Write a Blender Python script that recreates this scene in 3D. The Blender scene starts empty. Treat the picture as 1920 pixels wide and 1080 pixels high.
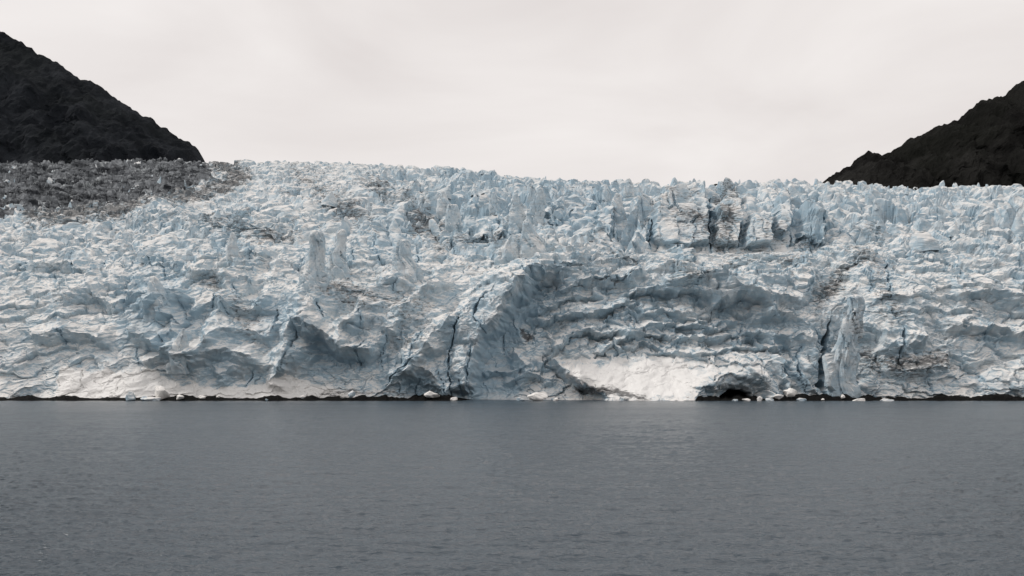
import bpy, math, random
import numpy as np

random.seed(4)
rng = np.random.default_rng(11)
R = math.radians
scene = bpy.context.scene
C = scene.collection

# ------------------------------------------------------------------ camera
FPX = 1978.0            # focal length in photo pixels (photo is 1920 wide)
EYE = 8.0               # deck height above the water
HZ = 710.0              # horizon row
cam_d = bpy.data.cameras.new('camera')
cam = bpy.data.objects.new('camera', cam_d)
C.objects.link(cam)
cam.location = (0, 0, EYE)
cam.rotation_euler = (R(90), 0, 0)
cam_d.sensor_width = 36.0
cam_d.lens = 36.0 * FPX / 1920.0
cam_d.shift_y = (HZ - 540.0) / 1920.0
cam_d.clip_start = 0.5
cam_d.clip_end = 20000
scene.camera = cam

# ------------------------------------------------------------------ sky, sun, exposure
SUN_EL, SUN_AZ = 48.0, -78.0      # azimuth measured from straight ahead, negative = from the left
world = bpy.data.worlds.new('World')
scene.world = world
world.use_nodes = True
wn, wl = world.node_tree.nodes, world.node_tree.links
wn.clear()
w_out = wn.new('ShaderNodeOutputWorld')
w_tc = wn.new('ShaderNodeTexCoord')
w_map = wn.new('ShaderNodeMapping')
w_map.inputs['Scale'].default_value = (1.0, 1.0, 3.2)
w_n = wn.new('ShaderNodeTexNoise')
w_n.inputs['Scale'].default_value = 2.6
w_n.inputs['Detail'].default_value = 5.0
w_n.inputs['Roughness'].default_value = 0.5
w_n.inputs['Distortion'].default_value = 0.5
w_r = wn.new('ShaderNodeValToRGB')
w_r.color_ramp.elements[0].position = 0.30
w_r.color_ramp.elements[0].color = (0.720, 0.668, 0.645, 1)
w_r.color_ramp.elements[1].position = 0.72
w_r.color_ramp.elements[1].color = (0.895, 0.852, 0.825, 1)
w_sky = wn.new('ShaderNodeTexSky')
w_sky.sky_type = 'NISHITA'
w_sky.sun_disc = False
w_sky.sun_elevation = R(SUN_EL)
w_sky.sun_rotation = R(SUN_AZ)
w_b1 = wn.new('ShaderNodeBackground')
w_b1.inputs['Strength'].default_value = 1.07
w_b2 = wn.new('ShaderNodeBackground')
w_b2.inputs['Strength'].default_value = 0.10
w_mix = wn.new('ShaderNodeMixShader')
w_mix.inputs[0].default_value = 0.06
wl.new(w_tc.outputs['Generated'], w_map.inputs['Vector'])
wl.new(w_map.outputs['Vector'], w_n.inputs['Vector'])
wl.new(w_n.outputs['Fac'], w_r.inputs['Fac'])
wl.new(w_r.outputs['Color'], w_b1.inputs['Color'])
wl.new(w_sky.outputs['Color'], w_b2.inputs['Color'])
wl.new(w_b1.outputs[0], w_mix.inputs[1])
wl.new(w_b2.outputs[0], w_mix.inputs[2])
wl.new(w_mix.outputs[0], w_out.inputs['Surface'])

sun_d = bpy.data.lights.new('sun', 'SUN')
sun_d.energy = 1.5
sun_d.angle = R(10)
sun_d.color = (1.0, 0.955, 0.90)
sun = bpy.data.objects.new('sun', sun_d)
C.objects.link(sun)
# direction the light travels: from azimuth SUN_AZ (0 = +Y), elevation SUN_EL
sun.rotation_euler = (R(90 - SUN_EL), 0, R(180 - SUN_AZ))

scene.view_settings.view_transform = 'Standard'
scene.view_settings.look = 'None'
scene.view_settings.exposure = 0.0
scene.view_settings.gamma = 1.0
scene.view_settings.use_curve_mapping = False
scene.cycles.max_bounces = 6
scene.cycles.diffuse_bounces = 4
scene.cycles.use_denoising = True
scene.cycles.denoiser = 'OPENIMAGEDENOISE'
scene.cycles.denoising_prefilter = 'ACCURATE'

# ------------------------------------------------------------------ numpy noise
def _h(ix, iy, seed):
    n = (ix.astype(np.int64) * 374761393 + iy.astype(np.int64) * 668265263 + seed * 974634777) & 0xFFFFFFFF
    n = ((n ^ (n >> 13)) * 1274126177) & 0xFFFFFFFF
    n = ((n ^ (n >> 16)) * 2246822519) & 0xFFFFFFFF
    return n ^ (n >> 15)

def h01(ix, iy, seed):
    return (_h(ix, iy, seed) & 0xFFFFFF).astype(np.float32) / 16777216.0

def perlin(x, y, seed=0):
    x = np.asarray(x, np.float32); y = np.asarray(y, np.float32)
    x0 = np.floor(x); y0 = np.floor(y)
    fx = x - x0; fy = y - y0
    ix = x0.astype(np.int64); iy = y0.astype(np.int64)
    u = fx * fx * fx * (fx * (fx * 6 - 15) + 10)
    v = fy * fy * fy * (fy * (fy * 6 - 15) + 10)
    def g(a, b, dx, dy):
        t = h01(a, b, seed) * (2 * math.pi)
        return np.cos(t) * dx + np.sin(t) * dy
    n00 = g(ix, iy, fx, fy); n10 = g(ix + 1, iy, fx - 1, fy)
    n01 = g(ix, iy + 1, fx, fy - 1); n11 = g(ix + 1, iy + 1, fx - 1, fy - 1)
    return ((n00 * (1 - u) + n10 * u) * (1 - v) + (n01 * (1 - u) + n11 * u) * v) * 1.5

def fbm(x, y, octs=4, seed=0, gain=0.5, lac=2.03):
    a, s = 1.0, 0.0
    for o in range(octs):
        s = s + a * perlin(x, y, seed + o * 17)
        a *= gain; x = x * lac + 13.7; y = y * lac + 7.3
    return s

def ridged(x, y, octs=4, seed=0, gain=0.5, lac=2.1):
    a, s = 1.0, 0.0
    for o in range(octs):
        s = s + a * (1 - 2 * np.abs(perlin(x, y, seed + o * 31)))
        a *= gain; x = x * lac + 3.1; y = y * lac + 9.2
    return s

def voronoi(x, y, seed=0, jit=0.9):
    x = np.asarray(x, np.float32); y = np.asarray(y, np.float32)
    ix = np.floor(x).astype(np.int64); iy = np.floor(y).astype(np.int64)
    f1 = np.full(x.shape, 9.0, np.float32); f2 = f1.copy()
    cx = np.zeros_like(ix); cy = np.zeros_like(iy)
    dx = np.zeros_like(x); dy = np.zeros_like(x)
    for i in (-1, 0, 1):
        for j in (-1, 0, 1):
            a = ix + i; b = iy + j
            ex = x - (a + 0.5 + (h01(a, b, seed) - 0.5) * jit)
            ey = y - (b + 0.5 + (h01(a, b, seed + 5) - 0.5) * jit)
            d = ex * ex + ey * ey
            c1 = d < f1
            f2 = np.where(c1, f1, np.minimum(f2, d))
            f1 = np.where(c1, d, f1)
            cx = np.where(c1, a, cx); cy = np.where(c1, b, cy)
            dx = np.where(c1, ex, dx); dy = np.where(c1, ey, dy)
    return np.sqrt(f1), np.sqrt(f2), cx, cy, dx, dy

def blocks(x, y, seed, tilt=1.2, groove=0.5, gw=0.18):
    """broken-ice relief: every cell is a tilted plane of its own height, with grooves between cells"""
    f1, f2, cx, cy, dx, dy = voronoi(x, y, seed)
    h = h01(cx, cy, seed + 77) * 2 - 1
    ta = (h01(cx, cy, seed + 78) - 0.5) * 2 * tilt
    tb = (h01(cx, cy, seed + 79) - 0.5) * 2 * tilt
    e = np.clip((f2 - f1) / gw, 0, 1)
    return h + ta * dx + tb * dy - groove * (1 - e) ** 1.5

def sstep(a, b, x):
    t = np.clip((x - a) / (b - a), 0, 1)
    return t * t * (3 - 2 * t)

# ------------------------------------------------------------------ helpers
def px2w(px, py, Y):
    return ((px - 960.0) / FPX * Y, Y, EYE + (HZ - py) / FPX * Y)

def tag(o, label=None, cat=None, group=None, kind=None):
    if label: o['label'] = label
    if cat: o['category'] = cat
    if group: o['group'] = group
    if kind: o['kind'] = kind
    return o

def mesh_np(name, verts, quads, mats, parent=None, attrs=None, smooth=False, tris=None):
    me = bpy.data.meshes.new(name)
    verts = np.ascontiguousarray(verts, np.float32)
    me.vertices.add(len(verts))
    me.vertices.foreach_set('co', verts.ravel())
    k = quads.shape[1]
    n = len(quads)
    me.loops.add(n * k)
    me.loops.foreach_set('vertex_index', np.ascontiguousarray(quads, np.int32).ravel())
    me.polygons.add(n)
    me.polygons.foreach_set('loop_start', np.arange(0, n * k, k, dtype=np.int32))
    me.polygons.foreach_set('loop_total', np.full(n, k, np.int32))
    me.polygons.foreach_set('use_smooth', np.full(n, smooth, bool))
    me.update(calc_edges=True)
    if attrs:
        for an, av in attrs.items():
            at = me.attributes.new(an, 'FLOAT', 'POINT')
            at.data.foreach_set('value', np.ascontiguousarray(av, np.float32))
    me.materials.append(mats)
    o = bpy.data.objects.new(name, me)
    C.objects.link(o)
    if parent: o.parent = parent
    return o

def empty(name, loc):
    o = bpy.data.objects.new(name, None)
    o.location = loc
    C.objects.link(o)
    return o

# ------------------------------------------------------------------ materials
class NT:
    def __init__(s, name):
        s.m = bpy.data.materials.new(name); s.m.use_nodes = True
        s.n = s.m.node_tree.nodes; s.l = s.m.node_tree.links
        s.n.clear()
        s.out = s.n.new('ShaderNodeOutputMaterial')
        s.bsdf = s.n.new('ShaderNodeBsdfPrincipled')
        s.l.new(s.bsdf.outputs[0], s.out.inputs['Surface'])
        g = s.n.new('ShaderNodeNewGeometry')
        s.geo = g
        s.pos = g.outputs['Position']
    def val(s, v):
        return v
    def setin(s, sock, v):
        if hasattr(v, 'is_output') or isinstance(v, bpy.types.NodeSocket): s.l.new(v, sock)
        else: sock.default_value = v
    def math(s, op, a, b=0.0, clamp=False):
        n = s.n.new('ShaderNodeMath'); n.operation = op; n.use_clamp = clamp
        s.setin(n.inputs[0], a); s.setin(n.inputs[1], b)
        return n.outputs[0]
    def noise(s, scale, detail=4, rough=0.55, stretch=(1, 1, 1), rot=(0, 0, 0), dist=0.0, vec=None):
        mp = s.n.new('ShaderNodeMapping')
        mp.inputs['Scale'].default_value = stretch
        mp.inputs['Rotation'].default_value = rot
        s.l.new(vec or s.pos, mp.inputs['Vector'])
        n = s.n.new('ShaderNodeTexNoise')
        n.inputs['Scale'].default_value = scale
        n.inputs['Detail'].default_value = detail
        n.inputs['Roughness'].default_value = rough
        n.inputs['Distortion'].default_value = dist
        s.l.new(mp.outputs[0], n.inputs['Vector'])
        return n.outputs['Fac']
    def ramp(s, f, a, b):
        n = s.n.new('ShaderNodeMapRange'); n.interpolation_type = 'SMOOTHSTEP'
        s.l.new(f, n.inputs[0])
        n.inputs[1].default_value = a; n.inputs[2].default_value = b
        return n.outputs[0]
    def attr(s, name):
        n = s.n.new('ShaderNodeAttribute'); n.attribute_name = name
        return n.outputs['Fac']
    def mix(s, f, a, b):
        n = s.n.new('ShaderNodeMix'); n.data_type = 'RGBA'
        s.setin(n.inputs[0], f)
        s.setin(n.inputs[6], a if not isinstance(a, tuple) else (*a, 1))
        s.setin(n.inputs[7], b if not isinstance(b, tuple) else (*b, 1))
        return n.outputs[2]
    def bump(s, h, strength, dist):
        n = s.n.new('ShaderNodeBump')
        n.inputs['Strength'].default_value = strength
        n.inputs['Distance'].default_value = dist
        s.l.new(h, n.inputs['Height'])
        s.l.new(n.outputs[0], s.bsdf.inputs['Normal'])
        return n
    def base(s, col, rough, spec=0.3):
        s.setin(s.bsdf.inputs['Base Color'], col if not isinstance(col, tuple) else (*col, 1))
        s.setin(s.bsdf.inputs['Roughness'], rough)
        s.bsdf.inputs['Specular IOR Level'].default_value = spec

def ice_material(name, use_attr=True, dirt_bias=0.0, bare=0.0):
    t = NT(name)
    sep = t.n.new('ShaderNodeSeparateXYZ'); t.l.new(t.geo.outputs['Normal'], sep.inputs[0])
    up = t.ramp(sep.outputs[2], 0.18, 0.95)               # weathered crust on ledges; darker steep breaks are bare ice plus painted-in shade
    n1 = t.noise(0.16, 6, 0.62)
    n2 = t.noise(1.1, 5, 0.6)
    crust = t.math('ADD', t.math('MULTIPLY', up, 0.78), t.math('MULTIPLY', t.ramp(n1, 0.38, 0.64), 0.42))
    crust = t.math('ADD', crust, t.math('MULTIPLY', t.math('SUBTRACT', n2, 0.5), 0.9), clamp=True)
    if bare: crust = t.math('SUBTRACT', crust, bare, clamp=True)
    if use_attr:
        blue = t.attr('blue')
        crust = t.math('SUBTRACT', crust, blue, clamp=True)
    col = t.mix(crust, (0.365, 0.49, 0.575), (0.80, 0.79, 0.77))
    # faint strata of cleaner and greyer ice
    st = t.noise(0.5, 4, 0.6, stretch=(0.18, 0.18, 1.5), rot=(0.12, 0.16, 0))
    col = t.mix(t.math('MULTIPLY', t.ramp(st, 0.47, 0.70), 0.5), col, (0.33, 0.37, 0.40))
    if use_attr:
        sn = t.attr('snow')
        sf = t.math('ADD', sn, t.math('MULTIPLY', t.math('SUBTRACT', t.noise(0.16, 7, 0.70), 0.5), 2.4))
        sfac = t.math('MULTIPLY', t.ramp(sf, 0.38, 0.62), t.math('MULTIPLY', sn, 4.0, clamp=True), clamp=True)
        col = t.mix(sfac, col, (0.825, 0.825, 0.815))
    # grit: specks and smears; the attribute also carries painted shade
    g1 = t.noise(0.75, 7, 0.72, stretch=(0.42, 0.8, 1.7), rot=(0, 0.35, 0))
    g2 = t.noise(0.055, 4, 0.55)
    if use_attr:
        dirt_shade = t.attr('dirt_shade')
        lo = t.math('SUBTRACT', 0.652 - dirt_bias, t.math('MULTIPLY', dirt_shade, 0.36))
    else:
        lo = 0.652 - dirt_bias
    lo = t.math('SUBTRACT', lo, t.math('MULTIPLY', t.math('SUBTRACT', g2, 0.5), 0.45))
    gm = t.math('MULTIPLY', t.math('SUBTRACT', g1, lo), 7.0, clamp=True)
    col = t.mix(t.math('MULTIPLY', gm, 0.86), col, (0.072, 0.074, 0.077))
    t.base(col, 0.62, 0.25)
    hb = t.math('ADD', t.noise(0.9, 6, 0.62), t.math('MULTIPLY', t.noise(3.2, 4, 0.6), 0.3))
    t.bump(hb, 0.28, 0.9)
    return t.m

def snow_material():
    t = NT('snow')
    n1 = t.noise(0.5, 6, 0.6)
    col = t.mix(t.ramp(n1, 0.35, 0.7), (0.80, 0.79, 0.765), (0.86, 0.85, 0.825))
    g1 = t.noise(1.3, 7, 0.7)
    col = t.mix(t.math('MULTIPLY', t.ramp(g1, 0.66, 0.76), 0.5), col, (0.36, 0.34, 0.31))
    t.base(col, 0.7, 0.2)
    t.bump(t.noise(1.4, 6, 0.6), 0.35, 0.6)
    return t.m

def debris_material():
    t = NT('debris_ice')
    n1 = t.noise(0.10, 8, 0.72, stretch=(0.5, 0.35, 1.6), rot=(0, 0.25, 0.3))
    col = t.mix(t.ramp(n1, 0.38, 0.62), (0.028, 0.033, 0.039), (0.245, 0.265, 0.285))
    w = t.math('ADD', t.ramp(t.noise(0.07, 8, 0.72), 0.56, 0.66), 0, clamp=True)
    col = t.mix(t.math('MULTIPLY', w, 0.75), col, (0.50, 0.54, 0.56))
    t.base(col, 0.85, 0.15)
    t.bump(t.noise(0.6, 6, 0.65), 0.7, 1.2)
    return t.m

def rock_material(name, a, b, c):
    t = NT(name)
    n1 = t.noise(0.022, 8, 0.66, stretch=(1, 1, 0.45), rot=(0.2, 0.5, 0))
    n2 = t.noise(0.006, 4, 0.55)
    col = t.mix(t.ramp(n1, 0.36, 0.66), a, b)
    col = t.mix(t.math('MULTIPLY', t.ramp(n2, 0.45, 0.62), 0.6), col, c)
    t.base(col, 0.92, 0.04)
    t.bump(t.noise(0.07, 8, 0.68), 0.8, 8.0)
    return t.m

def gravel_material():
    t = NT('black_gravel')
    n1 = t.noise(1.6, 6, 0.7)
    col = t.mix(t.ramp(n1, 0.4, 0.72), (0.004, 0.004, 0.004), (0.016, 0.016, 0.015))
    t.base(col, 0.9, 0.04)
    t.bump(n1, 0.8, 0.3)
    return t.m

def water_material():
    t = NT('sea_water')
    silt = t.noise(0.012, 4, 0.55, stretch=(0.5, 1.6, 1))
    t.base(t.mix(silt, (0.033, 0.052, 0.070), (0.048, 0.069, 0.088)), t.math('ADD', 0.14, t.math('MULTIPLY', t.noise(0.02, 3, 0.5, stretch=(0.4, 1.4, 1)), 0.12)), 0.5)
    t.bsdf.inputs['IOR'].default_value = 1.333
    a = t.noise(0.55, 5, 0.62, stretch=(0.55, 1.0, 1), rot=(0, 0, 0.12), dist=0.4)
    b = t.noise(1.9, 4, 0.6, stretch=(0.6, 1.0, 1), rot=(0, 0, -0.2))
    c = t.noise(0.09, 3, 0.5, stretch=(0.4, 1.0, 1))
    h = t.math('ADD', t.math('MULTIPLY', a, 1.0), t.math('MULTIPLY', b, 0.34))
    h = t.math('ADD', h, t.math('MULTIPLY', c, 1.0))
    t.bump(h, 0.8, 0.6)
    return t.m

M_ICE = ice_material('glacier_ice')
M_ICE_OBJ = ice_material('serac_ice', use_attr=False, dirt_bias=0.02)
M_PIN = ice_material('pinnacle_ice', use_attr=False, dirt_bias=0.02, bare=-0.08)
M_STAIN = ice_material('stained_ice', use_attr=False, dirt_bias=0.09, bare=-0.02)
M_SNOW = snow_material()
M_DEB = debris_material()
M_ROCK_L = rock_material('dark_slate_rock', (0.007, 0.009, 0.012), (0.026, 0.030, 0.036), (0.014, 0.017, 0.018))
M_ROCK_R = rock_material('dark_mossy_rock', (0.005, 0.005, 0.005), (0.020, 0.020, 0.019), (0.010, 0.011, 0.009))
M_GRAVEL = gravel_material()
M_WATER = water_material()

# ------------------------------------------------------------------ water
wu = np.concatenate([[-60000, -20000, -6000, -1800, -700], np.linspace(-150, 2070, 800), [2620, 3720, 7900, 21900, 61900]])
wpy = np.linspace(1135, 752.5, 310)
wY = np.concatenate([EYE * FPX / (wpy - HZ), [385, 430]])
WU, WY = np.meshgrid(wu, wY)
WX = (WU - 960) / FPX * WY
WZ = 0.08 * fbm(WX / 8.0, WY / 5.0, 2, 41) + 0.075 * perlin(WX / 2.4 + 0.2 * WY, WY / 1.5, 43) + 0.075 * perlin(WX / 0.95, WY / 0.75 + 0.3 * WX, 47) + 0.045 * perlin(WX / 0.4 - 0.2 * WY, WY / 0.35, 49)
WZ *= np.clip((1900 - np.abs(WU - 960)) / 700, 0, 1) * (WY < 384)
nx, ny = len(wu), len(wY)
idx = np.arange(nx * ny).reshape(ny, nx)
wq = np.stack([idx[:-1, :-1], idx[:-1, 1:], idx[1:, 1:], idx[1:, :-1]], -1).reshape(-1, 4)
wv = np.stack([WX.ravel(), WY.ravel(), WZ.ravel()], 1)
# open water beside and behind the boat
y0 = wY[0]; xa, xb = WX[0, 0], WX[0, -1]
n0 = len(wv)
extra = np.array([[-6000, -6000, 0], [6000, -6000, 0], [xb, y0, 0], [xa, y0, 0]], float)
wv = np.vstack([wv, extra])
wq = np.vstack([wq, [[n0, n0 + 1, n0 + 2, n0 + 3]]])
sea = mesh_np('sea', wv, wq, M_WATER, smooth=True)
tag(sea, 'dull grey rippled sea in front of the glacier', kind='structure')

# ------------------------------------------------------------------ mountains beside the ice
def mountain(name, crest, base_py, Y0, Y1, mat, label, seed):
    cp = np.array(crest, float)
    nu, nv = 260, 90
    u = np.linspace(cp[0, 0], cp[-1, 0], nu)
    cpy = np.interp(u, cp[:, 0], cp[:, 1])
    s = np.linspace(0, 1, nv)
    U, S = np.meshgrid(u, s)
    CP = np.tile(cpy, (nv, 1))
    zc = EYE + (HZ - CP) / FPX * Y1
    zb = EYE + (HZ - base_py) / FPX * Y0
    up = np.clip(S / 0.8, 0, 1)
    Y = Y0 + (Y1 - Y0) * up + np.clip((S - 0.8) / 0.2, 0, 1) * 350
    Z = zb + (zc - zb) * up ** 0.85
    Z = np.where(S > 0.8, zc - (S - 0.8) / 0.2 * 160, Z)
    X = (U - 960) / FPX * (Y1 + (Y - Y1) * 0.25)
    f = np.sin(np.clip(up, 0, 1) * math.pi) * 0.9 + 0.1
    n = ridged(X / 70, (Z + Y * 0.6) / 150, 5, seed) * 16 + ridged(X / 22, Z / 30, 4, seed + 3) * 5
    Y = Y - n * f
    Z = Z + fbm(X / 26, Y / 40, 5, seed + 9) * (5 * f + 2.6) + fbm(X / 6, Y / 12, 3, seed + 19) * 1.8
    idx = np.arange(nu * nv).reshape(nv, nu)
    q = np.stack([idx[:-1, :-1], idx[:-1, 1:], idx[1:, 1:], idx[1:, :-1]], -1).reshape(-1, 4)
    o = mesh_np(name, np.stack([X.ravel(), Y.ravel(), Z.ravel()], 1), q, mat)
    tag(o, label, kind='structure')
    return o

mountain('mountain', [(-420, -190), (-200, -60), (0, 60), (120, 128), (200, 172), (240, 198), (252, 205), (262, 213), (285, 222), (300, 238), (322, 250),
                      (345, 266), (356, 269), (368, 275), (379, 290), (391, 312), (410, 345), (470, 420)],
         395, 1010, 1260, M_ROCK_L, 'black rock slope rising behind the debris covered ice', 3)
mountain('mountain', [(1490, 385), (1530, 352), (1548, 337), (1562, 329), (1580, 317), (1592, 315), (1600, 302), (1612, 292), (1626, 285), (1640, 286),
                      (1658, 288), (1668, 287), (1680, 278), (1698, 262), (1728, 257), (1758, 234), (1800, 222), (1836, 190), (1880, 181), (1920, 148), (2100, 40), (2350, -80)],
         420, 1010, 1240, M_ROCK_R, 'black stepped rock hill behind the clean ice, opposite the debris covered side', 8)

# ------------------------------------------------------------------ glacier sheet
glacier = empty('glacier', (0, 400, 0))
tag(glacier, 'broad white and blue tidewater glacier with a cracked front and jagged icefall', 'glacier')

SHORE = 400.0
DK = np.array([-5, 0, 8, 18, 32, 60, 92, 112, 200, 330, 480, 640, 720, 820], float)
PROF = {
    -240: [757, 752, 705, 652, 590, 520, 482, 465, 425, 385, 345, 305, 302, 315],
    240:  [757, 752, 708, 655, 590, 515, 470, 452, 412, 378, 342, 306, 303, 316],
    400:  [757, 752, 706, 645, 572, 492, 450, 432, 394, 360, 332, 310, 312, 328],
    600:  [757, 752, 702, 634, 560, 490, 445, 425, 385, 350, 322, 306, 309, 325],
    800:  [757, 752, 697, 622, 546, 482, 440, 422, 384, 352, 329, 317, 321, 338],
    880:  [757, 752, 694, 616, 540, 480, 438, 420, 383, 354, 333, 322, 326, 343],
    1000: [757, 752, 690, 612, 535, 482, 445, 412, 374, 357, 345, 337, 342, 356],
    1150: [757, 752, 690, 610, 532, 486, 458, 400, 366, 354, 346, 341, 346, 360],
    1230: [757, 752, 690, 610, 532, 492, 470, 386, 362, 353, 347, 343, 348, 362],
    1450: [757, 752, 690, 610, 535, 490, 468, 400, 366, 355, 348, 343, 348, 362],
    1560: [757, 752, 690, 610, 535, 485, 450, 420, 378, 361, 351, 346, 352, 365],
    1680: [757, 752, 690, 612, 536, 475, 440, 424, 388, 370, 361, 356, 361, 372],
    2160: [757, 752, 690, 612, 536, 470, 436, 420, 385, 365, 355, 348, 353, 366],
}
U0, U1, NU = -150.0, 2070.0, 1400
ucol = np.linspace(U0, U1, NU)
drow = np.concatenate([np.linspace(-5, 0, 6)[:-1], np.linspace(0, 36, 235)[:-1], np.linspace(36, 95, 110)[:-1], np.linspace(95, 114, 60)[:-1],
                       np.linspace(114, 210, 120)[:-1], np.linspace(210, 640, 260)[:-1], np.linspace(640, 820, 45)])
NV = len(drow)
dd = np.arange(-5, 821, 1.0)
keys = sorted(PROF)
cols = []
for k in keys:
    p = np.interp(dd, DK, PROF[k])
    ker = np.ones(7) / 7
    p2 = np.convolve(np.pad(p, 3, 'edge'), ker, 'valid')
    p2 = np.where(dd < 60, np.convolve(np.pad(p, 3, 'edge'), ker, 'valid'), p2)
    wide = np.convolve(np.pad(p, 20, 'edge'), np.ones(41) / 41, 'valid')
    w = np.clip((dd - 120) / 60, 0, 1)
    cols.append(np.interp(drow, dd, p2 * (1 - w) + wide * w))
cols = np.array(cols)                                   # key x row
V = np.empty((NV, NU), np.float32)
for r in range(NV):
    V[r] = np.interp(ucol, keys, cols[:, r])
U = np.tile(ucol.astype(np.float32), (NV, 1))
D = np.tile(drow[:, None].astype(np.float32), (1, NU))
# gentle lateral wandering of the front line
front_shift = 5.0 * fbm(ucol / 190.0, ucol * 0 + 2.2, 3, 51)
Yb = SHORE + D + (front_shift[None, :] * np.clip(1 - D / 140, 0, 1))
Xb = (U - 960) / FPX * Yb
Zb = EYE + (HZ - V) / FPX * Yb
T = np.zeros_like(V)                                    # arc length up the profile
T[1:] = np.cumsum(np.sqrt(np.diff(Yb, axis=0) ** 2 + np.diff(Zb, axis=0) ** 2), axis=0)

# warped photo-plane coordinates: hand-placed features get ragged outlines
UW = U + 9 * fbm(Xb / 14, T / 14, 4, 101) + 2.5 * perlin(Xb / 2.6, T / 2.6, 131)
VW = V + 8 * fbm(Xb / 14, T / 14, 4, 151) + 2.5 * perlin(Xb / 2.6, T / 2.6, 181)

wallm = sstep(1180, 1215, U) * sstep(1520, 1480, U) * sstep(330, 350, V) * sstep(490, 470, V)
UW = UW + (U - UW) * 0.6 * wallm
VW = VW + (V - VW) * 0.6 * wallm
REL = np.zeros_like(V)       # relief out of the slope, metres
RELY = np.zeros_like(V)      # relief straight towards the sea
DIRT_SHADE = np.zeros_like(V)
BLUE = np.zeros_like(V)
NOISE_W = np.ones_like(V)    # how rough the ice is

def box(pts, pad):
    p = np.array(pts, float)
    m = (UW > p[:, 0].min() - pad) & (UW < p[:, 0].max() + pad) & (VW > p[:, 1].min() - pad) & (VW < p[:, 1].max() + pad)
    return np.nonzero(m)

def seg_dist(x, y, pts):
    """distance to a polyline, signed side (+ = left of travel on screen), parameter along"""
    best = np.full(x.shape, 1e9); side = np.zeros(x.shape); par = np.zeros(x.shape)
    n = len(pts) - 1
    for i in range(n):
        ax, ay = pts[i][0], pts[i][1]; bx, by = pts[i + 1][0], pts[i + 1][1]
        ex, ey = bx - ax, by - ay
        L = ex * ex + ey * ey + 1e-9
        t = np.clip(((x - ax) * ex + (y - ay) * ey) / L, 0, 1)
        d = np.hypot(x - (ax + t * ex), y - (ay + t * ey))
        c = d < best
        best = np.where(c, d, best)
        side = np.where(c, np.sign(ex * (y - ay) - ey * (x - ax)), side)
        par = np.where(c, (i + t) / n, par)
    return best, side, par

def ridge(pts, h, wl, wr, p=1.0, ends=0.12):
    """crease with its own width on each side; travelling left to right, wl is above the line and wr below it"""
    pad = max(wl, wr) + 4
    ii = box(pts, pad)
    if not len(ii[0]): return
    d, s, t = seg_dist(UW[ii], VW[ii], pts)
    w = np.where(s < 0, wl, wr)
    f = np.clip(1 - d / w, 0, 1) ** p
    if ends: f = f * sstep(0, ends, t) * sstep(0, ends, 1 - t)
    hh = np.interp(t, np.linspace(0, 1, len(h)), h) if isinstance(h, (list, tuple)) else h
    REL[ii] += f * hh * 1.35

def crack(pts, w, depth, blue=0.3, ends=0.25):
    w = w * 0.62
    ii = box(pts, w + 10)
    if not len(ii[0]): return
    cu = U[ii] + 0.4 * (UW[ii] - U[ii]); cv = V[ii] + 0.4 * (VW[ii] - V[ii])
    d, s, t = seg_dist(cu, cv, pts)
    tw = w * (0.2 + 0.8 * np.minimum(1, np.minimum(t, 1 - t) / ends)) if ends else w
    tw = tw * np.clip(0.75 + 0.9 * perlin(t * len(pts) * 1.7 + pts[0][0], t * 0 + 0.5, 71), 0.25, 1.4)
    f = np.clip(1 - d / tw, 0, 1) ** 0.6
    REL[ii] -= f * depth * 0.7
    BLUE[ii] = np.maximum(BLUE[ii], np.clip(1.4 - d / (tw + 4), 0, 1) * (blue + 0.15))

def blob(cx, cy, rx, ry, h, rot=0, p=1.0):
    rr = max(rx, ry)
    ii = box([(cx - rr, cy - rr), (cx + rr, cy + rr)], 2)
    if not len(ii[0]): return
    a = R(rot); x = UW[ii] - cx; y = VW[ii] - cy
    u = (x * math.cos(a) + y * math.sin(a)) / rx; v = (-x * math.sin(a) + y * math.cos(a)) / ry
    REL[ii] += h * np.clip(1 - u * u - v * v, 0, 1) ** p

def poly_in(x, y, poly):
    ins = np.zeros(x.shape, bool); n = len(poly)
    for i in range(n):
        x1, y1 = poly[i]; x2, y2 = poly[(i + 1) % n]
        c = ((y1 > y) != (y2 > y)) & (x < (x2 - x1) * (y - y1) / ((y2 - y1) or 1e-9) + x1)
        ins ^= c
    return ins

def poly_mask(poly, soft, warped=True):
    """0..1 inside a polygon, rising over `soft` pixels from its edge"""
    m = np.zeros_like(V)
    a, b = (UW, VW) if warped else (U, V)
    ii = box(poly, 3)
    if not len(ii[0]): return m
    x, y = a[ii], b[ii]
    d, s, t = seg_dist(x, y, list(poly) + [poly[0]])
    m[ii] = np.where(poly_in(x, y, poly), sstep(0, soft, d), 0)
    return m

def slab(poly, h, soft, tilt=(0, 0), blue=0.0):
    """a block standing out of the slope; tilt = extra relief per pixel in x and y"""
    m = poly_mask(poly, soft)
    p = np.array(poly, float)
    cx, cy = p[:, 0].mean(), p[:, 1].mean()
    REL[:] += m * (h + tilt[0] * (UW - cx) + tilt[1] * (VW - cy))
    if blue: BLUE[:] = np.maximum(BLUE, m * blue)

def dirt_or_shade(pts, w, amt, p=1.0):
    ii = box(pts, w + 4)
    if not len(ii[0]): return
    d, s, t = seg_dist(UW[ii], VW[ii], pts)
    DIRT_SHADE[ii] = np.maximum(DIRT_SHADE[ii], 1.3 * amt * np.clip(1 - d / w, 0, 1) ** p)

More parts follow.
